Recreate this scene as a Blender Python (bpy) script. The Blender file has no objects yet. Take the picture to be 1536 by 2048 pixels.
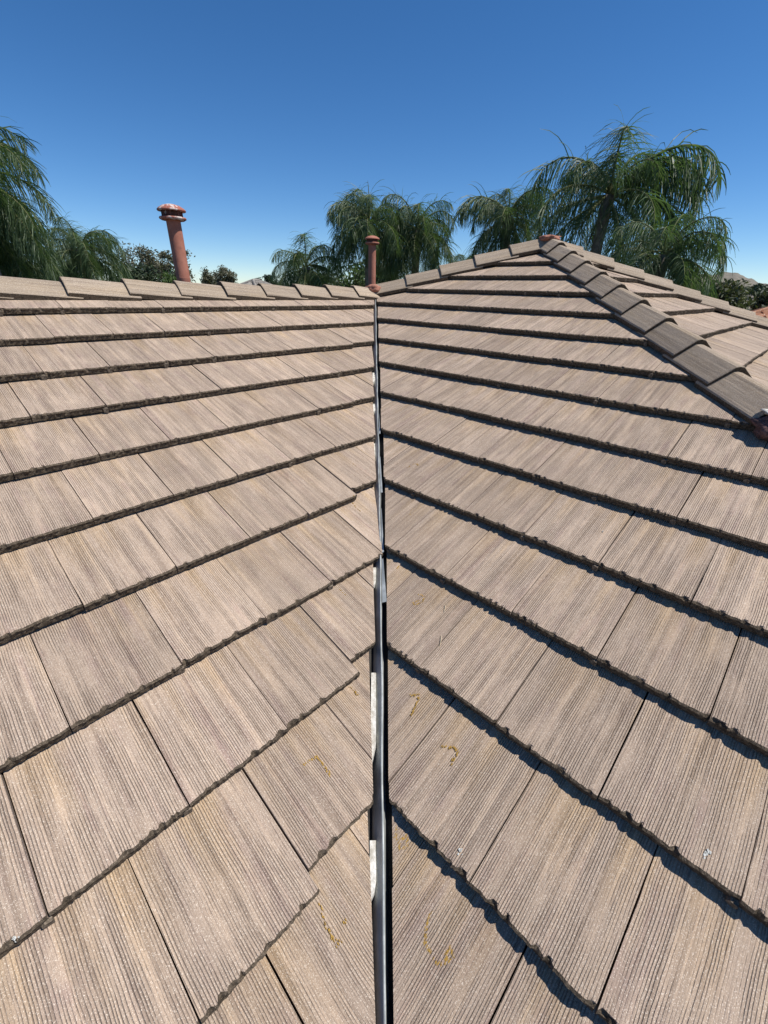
import bpy, bmesh, math, random
from mathutils import Vector, Matrix, noise

# ------------------------------------------------------------------ camera, sky, sun, exposure
sc = bpy.context.scene
COL = sc.collection
U = 0.33                      # plan length of one tile course, metres
PITCH = 0.3909                # rise over run of every roof slope
TH = math.atan(PITCH); CT, ST = math.cos(TH), math.sin(TH)
EXPO = U / CT                 # course length along the slope
CAMP = Vector((-1.3505, -1.2987, 3.9579)) * U
YAW, PIT, ROLL = math.radians(43.280), math.radians(-27.737), math.radians(1.343)
FPX = 847.4                   # focal length in pixels of a 1536 x 2048 picture
fw = Vector((math.cos(PIT)*math.cos(YAW), math.cos(PIT)*math.sin(YAW), math.sin(PIT)))
r0 = Vector((math.sin(YAW), -math.cos(YAW), 0)); u0 = r0.cross(fw)
rt = math.cos(ROLL)*r0 + math.sin(ROLL)*u0
up = -math.sin(ROLL)*r0 + math.cos(ROLL)*u0
cam = bpy.data.cameras.new('camera'); co = bpy.data.objects.new('camera', cam); COL.objects.link(co)
co.matrix_world = Matrix(((rt.x, up.x, -fw.x, CAMP.x), (rt.y, up.y, -fw.y, CAMP.y), (rt.z, up.z, -fw.z, CAMP.z), (0, 0, 0, 1)))
cam.sensor_width = 36.0; cam.lens = 36.0 * FPX / 2048.0; cam.clip_start = 0.02; cam.clip_end = 6000
sc.camera = co

SUN = Vector((0.34, -0.48, 1.0)).normalized()
world = bpy.data.worlds.new('World'); sc.world = world; world.use_nodes = True
nt = world.node_tree; nt.nodes.clear()
sky = nt.nodes.new('ShaderNodeTexSky'); sky.sky_type = 'NISHITA'; sky.sun_disc = False
sky.sun_elevation = math.asin(SUN.z); sky.sun_rotation = math.atan2(SUN.x, SUN.y)
sky.altitude = 300; sky.air_density = 0.75; sky.dust_density = 0.0; sky.ozone_density = 5.0
bg = nt.nodes.new('ShaderNodeBackground'); bg.inputs['Strength'].default_value = 0.108
wo = nt.nodes.new('ShaderNodeOutputWorld')
hs = nt.nodes.new('ShaderNodeHueSaturation'); hs.inputs['Saturation'].default_value = 1.21; hs.inputs['Hue'].default_value = 0.501
nt.links.new(sky.outputs[0], hs.inputs['Color']); nt.links.new(hs.outputs[0], bg.inputs[0]); nt.links.new(bg.outputs[0], wo.inputs[0])
sl = bpy.data.lights.new('sun', 'SUN'); sl.energy = 5.0; sl.angle = math.radians(0.53); sl.color = (1.0, 0.955, 0.88)
so = bpy.data.objects.new('sun', sl); COL.objects.link(so)
so.rotation_euler = SUN.to_track_quat('Z', 'Y').to_euler(); so.location = (0, 0, 30)
vs = sc.view_settings
sc.display_settings.display_device = 'sRGB'
vs.view_transform = 'Standard'; vs.look = 'None'; vs.exposure = 0.22; vs.gamma = 1.0; vs.use_curve_mapping = False

# ------------------------------------------------------------------ helpers
def project(P):
    d = P - CAMP; z = d.dot(fw)
    if z < 0.02: return None
    return (768 + FPX*d.dot(rt)/z, 1024 - FPX*d.dot(up)/z)
def polar(az, el, dist):
    """a point seen from the standing place at a bearing, elevation (degrees) and horizontal distance (metres)"""
    a = math.radians(az)
    return Vector((CAMP.x + dist*math.cos(a), CAMP.y + dist*math.sin(a), CAMP.z + dist*math.tan(math.radians(el))))
def tag(o, label=None, cat=None, group=None, kind=None):
    if label: o['label'] = label
    if cat: o['category'] = cat
    if group: o['group'] = group
    if kind: o['kind'] = kind
    return o
def link(o, parent=None, keep=True):
    COL.objects.link(o)
    if parent:
        o.parent = parent
        if keep: o.matrix_parent_inverse = parent.matrix_world.inverted()
    return o
def empty(name, loc, rz=0):
    o = bpy.data.objects.new(name, None); o.empty_display_size = 0.3
    COL.objects.link(o)
    o.matrix_world = Matrix.Translation(loc) @ Matrix.Rotation(rz, 4, 'Z')
    return o
def mesh_obj(name, verts, faces, mats, parent=None, mw=None, smooth=False, midx=None):
    me = bpy.data.meshes.new(name); me.from_pydata([tuple(v) for v in verts], [], faces)
    for m in (mats if isinstance(mats, (list, tuple)) else [mats]): me.materials.append(m)
    if midx:
        for p, i in zip(me.polygons, midx): p.material_index = i
    if smooth: me.polygons.foreach_set('use_smooth', [True]*len(me.polygons))
    me.update()
    o = bpy.data.objects.new(name, me)
    if mw is not None: o.matrix_world = mw
    link(o, parent)
    return o
def lathe(profile, n=28, cx=0, cy=0):
    vs_, fs = [], []
    for (r, z) in profile:
        for i in range(n):
            a = 2*math.pi*i/n; vs_.append((cx + r*math.cos(a), cy + r*math.sin(a), z))
    for j in range(len(profile)-1):
        for i in range(n):
            i2 = (i+1) % n
            fs.append((j*n+i, j*n+i2, (j+1)*n+i2, (j+1)*n+i))
    return vs_, fs
def tube(pts, radii, n=8):
    vs_, fs = [], []
    for i, p in enumerate(pts):
        p = Vector(p)
        t = (Vector(pts[min(i+1, len(pts)-1)]) - Vector(pts[max(i-1, 0)])).normalized()
        a = t.cross(Vector((0.3, 1, 0.2))).normalized(); b = t.cross(a)
        for k in range(n):
            w = 2*math.pi*k/n
            vs_.append(p + radii[i]*(math.cos(w)*a + math.sin(w)*b))
    for i in range(len(pts)-1):
        for k in range(n):
            k2 = (k+1) % n
            fs.append((i*n+k, i*n+k2, (i+1)*n+k2, (i+1)*n+k))
    fs.append(tuple(range(n))[::-1]); fs.append(tuple((len(pts)-1)*n+k for k in range(n)))
    return vs_, fs

class NB:
    """small node builder"""
    def __init__(self, name):
        self.m = bpy.data.materials.new(name); self.m.use_nodes = True
        self.t = self.m.node_tree; self.t.nodes.clear()
        self.out = self.t.nodes.new('ShaderNodeOutputMaterial')
        self.b = self.t.nodes.new('ShaderNodeBsdfPrincipled')
        self.t.links.new(self.b.outputs[0], self.out.inputs[0])
    def n(self, typ, **kw):
        nd = self.t.nodes.new(typ)
        for k, v in kw.items(): setattr(nd, k, v)
        return nd
    def put(self, sock, v):
        if hasattr(v, 'is_linked') or isinstance(v, bpy.types.NodeSocket): self.t.links.new(v, sock)
        elif v is not None: sock.default_value = v
    def math(self, op, a, b=None, c=None, clamp=False):
        nd = self.n('ShaderNodeMath', operation=op, use_clamp=clamp)
        for i, v in enumerate((a, b, c)):
            if v is not None: self.put(nd.inputs[i], v)
        return nd.outputs[0]
    def vmath(self, op, a, b=None):
        nd = self.n('ShaderNodeVectorMath', operation=op)
        self.put(nd.inputs[0], a)
        if b is not None: self.put(nd.inputs[1], b)
        return nd.outputs[0]
    def noise(self, vec, scale, detail=3, rough=0.55, dist=0.0):
        nd = self.n('ShaderNodeTexNoise'); self.put(nd.inputs['Vector'], vec)
        nd.inputs['Scale'].default_value = scale; nd.inputs['Detail'].default_value = detail
        nd.inputs['Roughness'].default_value = rough; nd.inputs['Distortion'].default_value = dist
        return nd.outputs['Fac']
    def ramp(self, v, a, b, lo=0.0, hi=1.0, smooth=True):
        nd = self.n('ShaderNodeMapRange', interpolation_type='SMOOTHSTEP' if smooth else 'LINEAR')
        self.put(nd.inputs['Value'], v)
        nd.inputs['From Min'].default_value = a; nd.inputs['From Max'].default_value = b
        nd.inputs['To Min'].default_value = lo; nd.inputs['To Max'].default_value = hi
        return nd.outputs['Result']
    def mix(self, f, a, b, mode='MIX'):
        nd = self.n('ShaderNodeMix', data_type='RGBA', blend_type=mode)
        self.put(nd.inputs[0], f)
        for s, v in ((nd.inputs[6], a), (nd.inputs[7], b)):
            if isinstance(v, (tuple, list)): s.default_value = (v[0], v[1], v[2], 1)
            else: self.put(s, v)
        return nd.outputs[2]
    def coord(self, kind='Object'):
        return self.n('ShaderNodeTexCoord').outputs[kind]
    def sep(self, v):
        nd = self.n('ShaderNodeSeparateXYZ'); self.put(nd.inputs[0], v); return nd.outputs
    def rand(self):
        return self.n('ShaderNodeObjectInfo').outputs['Random']
    def bump(self, h, strength=1.0, dist=1.0):
        nd = self.n('ShaderNodeBump'); nd.inputs['Strength'].default_value = strength
        nd.inputs['Distance'].default_value = dist; self.put(nd.inputs['Height'], h)
        self.t.links.new(nd.outputs[0], self.b.inputs['Normal'])
    def done(self, col=None, rough=0.9, spec=0.2, metal=0.0):
        if col is not None:
            if isinstance(col, (tuple, list)): self.b.inputs['Base Color'].default_value = (col[0], col[1], col[2], 1)
            else: self.put(self.b.inputs['Base Color'], col)
        self.put(self.b.inputs['Roughness'], rough)
        self.b.inputs['Specular IOR Level'].default_value = spec
        self.b.inputs['Metallic'].default_value = metal
        return self.m

def tile_material(name, base, mauve, ochre, grooves=True, ochre_top=True, along='X'):
    k = NB(name); c = k.coord(); r = k.rand()
    off = k.n('ShaderNodeCombineXYZ'); k.put(off.inputs[0], k.math('MULTIPLY', r, 37.0)); k.put(off.inputs[1], k.math('MULTIPLY', r, 91.0)); k.put(off.inputs[2], k.math('MULTIPLY', r, 13.0))
    v = k.vmath('ADD', c, off.outputs[0])
    x, y, z = k.sep(c); vx, vy, vz = k.sep(v)
    stretch = k.vmath('MULTIPLY', v, (1.0, 0.05, 1.0) if along == 'X' else (0.05, 1.0, 1.0))
    s1 = k.noise(stretch, 28, 4, 0.6); s2 = k.noise(k.vmath('ADD', stretch, (7.3, 2.1, 0.4)), 55, 4, 0.65)
    s3 = k.noise(k.vmath('ADD', stretch, (1.7, 9.9, 3.3)), 16, 3, 0.6)
    broad = k.noise(v, 9, 4, 0.6)
    col = k.mix(k.ramp(k.math('MULTIPLY', s1, k.math('ADD', broad, 0.5)), 0.48, 0.84), base, mauve)
    if ochre_top:
        headf = k.ramp(y, 0.08, 0.36)
        col = k.mix(k.math('MULTIPLY', k.ramp(s3, 0.40, 0.68), k.math('ADD', k.math('MULTIPLY', headf, 0.75), 0.10)), col, ochre)
    else:
        col = k.mix(k.math('MULTIPLY', k.ramp(s3, 0.45, 0.7), 0.35), col, ochre)
    col = k.mix(k.math('MULTIPLY', k.ramp(s2, 0.58, 0.76), 0.26), col, (0.20, 0.14, 0.125))
    col = k.mix(k.math('MULTIPLY', k.ramp(broad, 0.35, 0.75), 0.15), col, (0.345, 0.30, 0.25))
    # bundles of ribs a few centimetres wide, lighter and darker
    bun = k.noise(k.vmath('MULTIPLY', k.vmath('ADD', v, (3.1, 0.7, 5.0)), (1.0, 0.02, 1.0) if along == 'X' else (0.02, 1.0, 1.0)), 74, 3, 0.65)
    col = k.mix(k.ramp(bun, 0.34, 0.50, 0.46, 0.0), col, k.mix(1.0, col, (0.46, 0.43, 0.41), 'MULTIPLY'))
    col = k.mix(k.ramp(bun, 0.50, 0.66, 0.0, 0.46), col, k.mix(1.0, col, (1.42, 1.40, 1.34), 'MULTIPLY'))
    # sand grains, pale and dark; pale specks also paint sparkling glints into the colour
    vor = k.n('ShaderNodeTexVoronoi', feature='F1'); k.put(vor.inputs['Vector'], v); vor.inputs['Scale'].default_value = 760
    cr, cg, cb = k.sep(vor.outputs['Color'])
    grain = k.noise(v, 520, 2, 0.7)
    col = k.mix(k.ramp(grain, 0.25, 0.75, 0.0, 0.6, False), col, k.mix(1.0, col, (0.42, 0.40, 0.38), 'MULTIPLY'))
    col = k.mix(k.math('MULTIPLY', k.ramp(cr, 0.88, 0.95), 0.6), col, (0.80, 0.70, 0.58))
    col = k.mix(k.math('MULTIPLY', k.ramp(cg, 0.95, 0.98), 0.5), col, (0.12, 0.09, 0.075))
    h = k.math('MULTIPLY', grain, 0.0016)
    if grooves:
        wob = k.noise(v, 7, 2, 0.5)
        gx = k.math('ADD', k.math('MULTIPLY', vx, 158.0), k.math('MULTIPLY', wob, 1.3))
        gv = k.n('ShaderNodeTexVoronoi', feature='DISTANCE_TO_EDGE', voronoi_dimensions='1D')
        k.put(gv.inputs['W'], gx); gv.inputs['Scale'].default_value = 1.0; gv.inputs['Randomness'].default_value = 0.55
        g = k.ramp(gv.outputs['Distance'], 0.03, 0.23, 1.0, 0.0)
        worn = k.ramp(k.noise(k.vmath('MULTIPLY', v, (1.0, 0.22, 1.0)), 20, 4, 0.65), 0.34, 0.62, 0.10, 1.0)
        g = k.math('MULTIPLY', g, worn)
        brk = k.ramp(k.noise(v, 160, 2, 0.6), 0.25, 0.5, 0.45, 1.0)
        g = k.math('MULTIPLY', g, brk)
        col = k.mix(k.math('MULTIPLY', g, 0.52), col, (0.10, 0.075, 0.062))
        h = k.math('SUBTRACT', h, k.math('MULTIPLY', g, 0.0025))
    else:
        h = k.math('ADD', h, k.math('MULTIPLY', s2, 0.0030))
    tone = k.math('ADD', k.math('MULTIPLY', r, 0.22), 0.89)
    tv = k.n('ShaderNodeCombineXYZ')
    for i in range(3): k.put(tv.inputs[i], tone)
    col = k.mix(1.0, col, tv.outputs[0], 'MULTIPLY')
    k.bump(h, 1.0, 1.0)
    return k.done(col, 0.88, 0.25)

M = {}
M['tile'] = tile_material('tile_face', (0.475, 0.365, 0.280), (0.375, 0.262, 0.220), (0.485, 0.345, 0.212))
M['cap'] = tile_material('cap_face', (0.375, 0.298, 0.222), (0.285, 0.222, 0.172), (0.34, 0.245, 0.14), grooves=False, ochre_top=False, along='Y')

def rough_mat(name, a, b, scale=60, bump=0.004, c=None):
    k = NB(name); v = k.coord(); n1 = k.noise(v, scale, 5, 0.65); n2 = k.noise(v, scale*4, 3, 0.6)
    col = k.mix(k.ramp(n1, 0.35, 0.68), a, b)
    if c: col = k.mix(k.ramp(n2, 0.58, 0.72), col, c)
    k.bump(k.math('ADD', k.math('MULTIPLY', n1, bump), k.math('MULTIPLY', n2, bump*0.4)), 1.0, 1.0)
    return k.done(col, 0.95, 0.15)
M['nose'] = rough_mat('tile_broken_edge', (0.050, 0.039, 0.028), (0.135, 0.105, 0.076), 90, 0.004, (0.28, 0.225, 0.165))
M['nub'] = rough_mat('tile_interlock_lip', (0.10, 0.08, 0.06), (0.27, 0.22, 0.17), 120, 0.002)
M['cut'] = rough_mat('tile_sawn_edge', (0.22, 0.17, 0.14), (0.33, 0.26, 0.21), 150, 0.001)
M['felt'] = rough_mat('roof_underlay', (0.03, 0.028, 0.026), (0.05, 0.047, 0.043), 30, 0.002)
M['mortar_red'] = rough_mat('red_mortar', (0.30, 0.13, 0.09), (0.42, 0.21, 0.15), 70, 0.006)
M['mortar_dark'] = rough_mat('dark_mortar', (0.10, 0.06, 0.055), (0.22, 0.13, 0.12), 60, 0.008)
M['white'] = rough_mat('white_filler', (0.40, 0.37, 0.31), (0.72, 0.70, 0.65), 45, 0.003, (0.50, 0.46, 0.40))
M['crayon'] = rough_mat('yellow_crayon', (0.30, 0.18, 0.045), (0.44, 0.28, 0.07), 300, 0.001, (0.22, 0.12, 0.03))
M['dropping'] = rough_mat('bird_dropping', (0.48, 0.48, 0.44), (0.64, 0.64, 0.61), 200, 0.001)
M['straw'] = rough_mat('dry_straw', (0.45, 0.36, 0.25), (0.55, 0.47, 0.34), 100, 0.0005)
def metal_mat():
    k = NB('galvanised_metal'); v = k.coord()
    n1 = k.noise(v, 14, 4, 0.6); n2 = k.noise(k.vmath('MULTIPLY', v, (1, 1, 1)), 120, 2, 0.6)
    col = k.mix(k.ramp(n1, 0.35, 0.7), (0.34, 0.36, 0.35), (0.50, 0.52, 0.51))
    col = k.mix(k.math('MULTIPLY', k.ramp(n2, 0.55, 0.75), 0.35), col, (0.22, 0.21, 0.20))
    k.bump(k.math('MULTIPLY', n1, 0.004), 0.6, 1.0)
    return k.done(col, k.ramp(n1, 0.3, 0.7, 0.38, 0.55), 0.5, 0.3)
M['metal'] = metal_mat()
def paint_mat(name, a, b, peel=None, lo=0.5, hi=0.6):
    k = NB(name); v = k.coord(); n1 = k.noise(v, 9, 4, 0.6); n2 = k.noise(v, 40, 5, 0.7)
    col = k.mix(k.ramp(n1, 0.3, 0.7), a, b)
    if peel: col = k.mix(k.ramp(k.noise(v, 16, 5, 0.65), lo, hi), col, peel)
    k.bump(k.math('MULTIPLY', n2, 0.0015), 1.0, 1.0)
    return k.done(col, 0.78, 0.25)
M['vent'] = paint_mat('terracotta_paint', (0.31, 0.120, 0.080), (0.39, 0.165, 0.115), (0.27, 0.12, 0.09), 0.52, 0.7)
M['vent_cap_worn'] = paint_mat('peeling_terracotta_paint', (0.30, 0.105, 0.075), (0.37, 0.15, 0.11), (0.58, 0.50, 0.46), 0.50, 0.58)
M['vent_dark'] = paint_mat('dark_vent_band', (0.06, 0.028, 0.024), (0.12, 0.05, 0.04), (0.34, 0.31, 0.29), 0.58, 0.64)  # band and ribs: far darker than the pipe paint, with pale patches

# ------------------------------------------------------------------ the house and its roof slopes
GZ = -3.3
house = empty('house', (2.4, 2.0, GZ))
tag(house, 'house under a tan striated concrete tile roof, with a metal valley between two slopes', 'house')

class Slope:
    def __init__(self, O, Uv, Sv):
        self.O, self.U, self.S = Vector(O), Vector(Uv), Vector(Sv); self.N = self.U.cross(self.S)
    def at(self, u, s, h=0.0): return self.O + self.U*u + self.S*s + self.N*h
    def mat(self, u, s, h=0.0, tilt=0.0, yaw=0.0):
        p = self.at(u, s, h)
        R = Matrix((self.U, self.S, self.N)).transposed().to_4x4()
        return Matrix.Translation(p) @ R @ Matrix.Rotation(yaw, 4, 'Z') @ Matrix.Rotation(tilt, 4, 'X')
HIPC = 7.72*U        # x - y on the near hip
HIPS = 19.6*U        # x + y on the far hips
RIDGE_Y = 9.8*U
HIP_END_X = 6.2*U
SA = Slope((0, 0, 0), (1, 0, 0), (0, CT, ST))
SB = Slope((0, 0, 0), (0, -1, 0), (CT, 0, ST))
SC_ = Slope((0, -HIPC, 0), (1, 0, 0), (0, CT, ST))
T_NOSE = 0.040
TILT = -math.atan(T_NOSE/EXPO)
W = 0.9083*U
TLEN = EXPO + 0.075
APEX = Vector(((HIPS+HIPC)/2, (HIPS-HIPC)/2, 0)); APEX.z = PITCH*APEX.x

def deck(name, pts, parent, label):
    n = Vector((0, 0, 1))
    vs_ = [Vector(p) - n*0.078 for p in pts] + [Vector(p) - n*0.12 for p in pts]
    m = len(pts)
    fs = [tuple(range(m)), tuple(range(2*m-1, m-1, -1))] + [(i, i+m, (i+1) % m+m, (i+1) % m) for i in range(m)]
    return tag(mesh_obj(name, vs_, fs, M['felt'], parent), label)
def P3(x, y, c): return (x*U, y*U, c*U)
kx = -5.0
pz = lambda k: PITCH*k
deckA = deck('roof_slope', [P3(-9, kx, pz(kx)), P3(kx, kx, pz(kx)), P3(9.8, 9.8, pz(9.8)), P3(-9, 9.8, pz(9.8))], house, 'slope running up to the level ridge, left of the valley')
ax, ay = APEX.x/U, APEX.y/U
hx = HIP_END_X/U
deckB = deck('roof_slope', [P3(kx, kx, pz(kx)), P3(kx, -16, pz(kx)), P3(hx, -16, pz(hx)), P3(hx, hx-7.72, pz(hx)), P3(ax, ay, pz(ax)), P3(9.8, 9.8, pz(9.8))], house, 'slope between the valley and the near hip')
deckC = deck('roof_slope', [P3(hx, hx-7.72, pz(hx)), P3(hx+7, hx-7.72-7, pz(hx-7)), P3(ax+9, ay-9, pz(ax-9)), P3(ax, ay, pz(ax))], house, 'slope between the two hips on the right')
# the far side, out of sight from here: plain slopes down to the eaves
deckD = deck('roof_slope', [P3(-9, 9.8, pz(9.8)), P3(9.8, 9.8, pz(9.8)), P3(19.8, 19.8, pz(-.2)), P3(-9, 19.8, pz(-.2))], house, 'back slope behind the level ridge')
deckE = deck('roof_slope', [P3(9.8, 9.8, pz(9.8)), P3(ax, ay, pz(ax)), P3(ax+14, ay+14, pz(ax-14)), P3(19.8, 19.8, pz(-.2))], house, 'back slope behind the rising hip')
deckF = deck('roof_slope', [P3(ax, ay, pz(ax)), P3(ax+9, ay-9, pz(ax-9)), P3(ax+14, ay-9, pz(ax-14)), P3(ax+14, ay+14, pz(ax-14))], house, 'back slope facing away from the valley')
# walls under the eaves
def box(x0, x1, y0, y1, z0, z1):
    v = [(x0, y0, z0), (x1, y0, z0), (x1, y1, z0), (x0, y1, z0), (x0, y0, z1), (x1, y0, z1), (x1, y1, z1), (x0, y1, z1)]
    f = [(3, 2, 1, 0), (4, 5, 6, 7), (0, 1, 5, 4), (1, 2, 6, 5), (2, 3, 7, 6), (3, 0, 4, 7)]
    return v, f
M['stucco'] = rough_mat('stucco', (0.52, 0.46, 0.38), (0.58, 0.52, 0.44), 40, 0.003)
v, f = box(-2.9, 6.2, 0.2, 6.0, GZ, -0.25); mesh_obj('wall', v, f, M['stucco'], house)
v, f = box(-1.0, 6.25, -5.0, 0.195, GZ, -0.62); mesh_obj('wall', v, f, M['stucco'], house)

# ---- tiles
def tile_bm(seed, detail=1):
    rnd = random.Random(seed)
    w = W - 0.0035; n = 52 if detail else 4
    bm = bmesh.new()
    sv = seed*13.7
    chips = [(rnd.uniform(-w/2, w/2), rnd.uniform(0.004, 0.014), rnd.uniform(0.002, 0.012)) for _ in range(9)]
    lumps = [(rnd.uniform(-w/2, w/2), rnd.uniform(0.004, 0.016), rnd.uniform(0.0008, 0.0042)) for _ in range(7)]
    rows_s = [TLEN, 0.24, 0.10, 0.035, 0.016]
    grid = []
    for i in range(n+1):
        x = -w/2 + w*i/n
        cs = 0.0; ch = 0.0
        for (cx_, cr, cd) in chips:
            d = abs(x-cx_)/cr
            if d < 1: cs = max(cs, cd*(1-d*d)); ch = max(ch, cd*0.9*(1-d*d))
        lump = 0.0
        for (cx_, cr, cd) in lumps:
            d = abs(x-cx_)/cr
            if d < 1: lump = max(lump, cd*(1-d*d))
        nz = lambda f, o: noise.noise(Vector((x*f + sv, o, sv*0.3)))
        col = [(x, s, nz(9, s*20)*0.0006) for s in rows_s]
        e = 0.0026*nz(45, 0.0) + 0.0016*nz(130, 1.0) + 0.0016*nz(290, 3.0)
        col.append((x, 0.006 + cs*1.0 + e, -ch*0.55 + 0.0006*nz(150, 5) + lump*0.22))
        col.append((x, 0.000 + cs*0.75 + e - lump*0.5, -0.0045 - ch*0.8 + 0.0016*nz(170, 8) + lump*0.35))
        for q, (hh, amp) in enumerate(((0.011, 0.0044), (0.021, 0.0042), (0.0305, 0.0028))):
            col.append((x, 0.003 + cs*0.3*(1-q/3) + amp*nz(110, 11+q*5) + e*0.5 - lump*(1 - abs(q-0.6)*0.6), -hh))
        col.append((x, 0.03, -0.0312)); col.append((x, TLEN, -0.022))
        grid.append([bm.verts.new(p) for p in col])
    m = len(grid[0])
    for i in range(n):
        for j in range(m-1):
            f = bm.faces.new((grid[i][j+1], grid[i+1][j+1], grid[i+1][j], grid[i][j]))
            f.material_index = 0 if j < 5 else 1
            f.smooth = False
        f = bm.faces.new((grid[i][0], grid[i+1][0], grid[i+1][m-1], grid[i][m-1])); f.material_index = 3
    for side in (0, n):
        g = grid[side]
        f = bm.faces.new(g if side == 0 else g[::-1]); f.material_index = 3
    if detail and rnd.random() < 0.5:
        # the interlock lip that shows beside the joint at the nose
        x0, x1 = -w/2 - 0.019, -w/2 + 0.001
        z0, z1 = -T_NOSE+0.004, -0.012 + rnd.uniform(-0.004, 0.003)
        prof = [(x0+0.003, z0), (x1, z0), (x1, z1), (x0+0.006, z1), (x0, z1-0.006), (x0, z0+0.004)]
        sfr = -0.0045 + rnd.uniform(-0.002, 0.003)
        fr = [bm.verts.new((a, sfr + (0.002 if q in (0, 3, 4, 5) else 0), b)) for q, (a, b) in enumerate(prof)]
        bk = [bm.verts.new((a, 0.045, b)) for a, b in prof]
        f = bm.faces.new(fr); f.material_index = 2
        for q in range(6):
            q2 = (q+1) % 6
            f = bm.faces.new((fr[q2], fr[q], bk[q], bk[q2])); f.material_index = 2
    bmesh.ops.recalc_face_normals(bm, faces=bm.faces)
    return bm
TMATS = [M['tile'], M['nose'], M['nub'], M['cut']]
NVAR = 14
VAR = []
for i in range(NVAR):
    bm = tile_bm(i+1); me = bpy.data.meshes.new('roof_tile'); bm.to_mesh(me); bm.free()
    for m in TMATS: me.materials.append(m)
    VAR.append(me)

def cut_tile(var, u, s, cuts, mirror=False):
    """cuts: list of (point(u,s), outward normal(u,s)) in slope coordinates"""
    bm = bmesh.new(); bm.from_mesh(VAR[var])
    hit = False
    for (pt, nr) in cuts:
        p = Vector((pt[0]-u, pt[1]-s, 0)); nv = Vector((nr[0], nr[1], 0)).normalized()
        ds = [(v.co-p).dot(nv) for v in bm.verts]
        if max(ds) <= 0: continue
        if min(ds) >= -0.004: bm.free(); return None, True
        hit = True
        r = bmesh.ops.bisect_plane(bm, geom=bm.verts[:]+bm.edges[:]+bm.faces[:], plane_co=p, plane_no=nv, clear_outer=True)
        ed = [e for e in r['geom_cut'] if isinstance(e, bmesh.types.BMEdge) and e.is_boundary]
        if ed:
            f = bmesh.ops.holes_fill(bm, edges=ed, sides=0)['faces']
            for q in f: q.material_index = 3
    if not hit: bm.free(); return None, False
    if not bm.faces: bm.free(); return None, True
    me = bpy.data.meshes.new('roof_tile'); bm.to_mesh(me); bm.free()
    for m in TMATS: me.materials.append(m)
    return me, False

rng = random.Random(5)
shown, spare = [], {}
def lay(sl, dk, s, u, cuts, seed, ds=0.0, key=None):
    r = random.Random(seed)
    var = r.randrange(NVAR)
    me, gone = cut_tile(var, u, s+ds, cuts)
    if gone: return
    if me is None: me = VAR[var]
    mw = sl.mat(u + r.uniform(-0.001, 0.001), s + ds + r.uniform(-0.0035, 0.0035), r.uniform(-0.0015, 0.002), TILT + r.uniform(-0.003, 0.003), r.uniform(-0.004, 0.004))
    cs = [project(mw @ Vector(c)) for c in ((-W/2, 0, 0), (W/2, 0, 0), (-W/2, EXPO, 0), (W/2, EXPO, 0))]
    co_ = [project(mw @ v_.co) for v_ in list(me.vertices)[::7]]
    co_ = [c for c in co_ if c]
    ins = [c for c in co_ if 0 <= c[0] <= 1536 and 0 <= c[1] <= 2048]
    dist = (mw.translation - CAMP).length
    if len(ins) >= 4:
        xs = [c[0] for c in ins]; ys = [c[1] for c in ins]
        shown.append(((max(xs)-min(xs))*(max(ys)-min(ys)), me, mw, dk))
    elif dist < 4.2 or (cs[0] and -500 < cs[0][0] < 2000 and cs[0][1] < 2500):
        spare.setdefault(dk, []).append((me, mw))

# valley line: x - y (in courses) of the metal rib as the valley climbs
def rib(k):
    pts = [(-6, .118), (2.5, .10), (6.7, .02), (9.8, -.02)]
    for (a, va), (b, vb) in zip(pts, pts[1:]):
        if k <= b: return va + (vb-va)*(k-a)/(b-a)
    return -.02
LEFT_NOSE = {-2: .05, -1: .046, 0: .004, 1: .02, 2: .150, 3: .03, 4: .0, 5: -.03, 6: -.04, 7: -.06, 8: -.075, 9: -.055}
LEFT_HEAD = {-2: .02, -1: -.03, 0: -.045, 1: -.0, 2: .03, 3: -.02, 4: -.04, 5: -.10, 6: -.09, 7: -.07, 8: -.08, 9: -.06}
# slope left of the valley
for k in range(-4, 10):
    s = k*EXPO
    ph = .35 if k % 2 == 0 else .80
    a0, a1 = LEFT_NOSE.get(k, .05)*U, LEFT_HEAD.get(k, .02)*U
    # cut line through (nose: y=k) and (head: y=k+1)
    p0 = (k*U + a0, s); p1 = ((k+1)*U + a1, s+EXPO)
    d = (p1[0]-p0[0], p1[1]-p0[1]); nrm = (d[1], -d[0])
    cuts = [(p0, nrm), ((0, RIDGE_Y/CT - 0.02), (0, 1))]
    n0 = int((-9-ph)/.9083)
    for j in range(n0, 14):
        u = (ph + (j+.5)*.9083)*U
        if u - W/2 > (k+1.3)*U: break
        ds = 0.0
        if k == 0 and u > -.5*U: ds = .14*U
        if k == 1 and u > .8*U: ds = .16*U
        if k == 3 and u > 2.6*U: ds = .12*U
        if k == 5 and u > 4.4*U: ds = .035*U
        if k == 7 and u > 6.2*U: ds = .05*U
        if k == 8 and u > 7.6*U: ds = .02*U
        lay(SA, deckA, s, u, cuts, 1000+k*97+j, ds)
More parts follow.
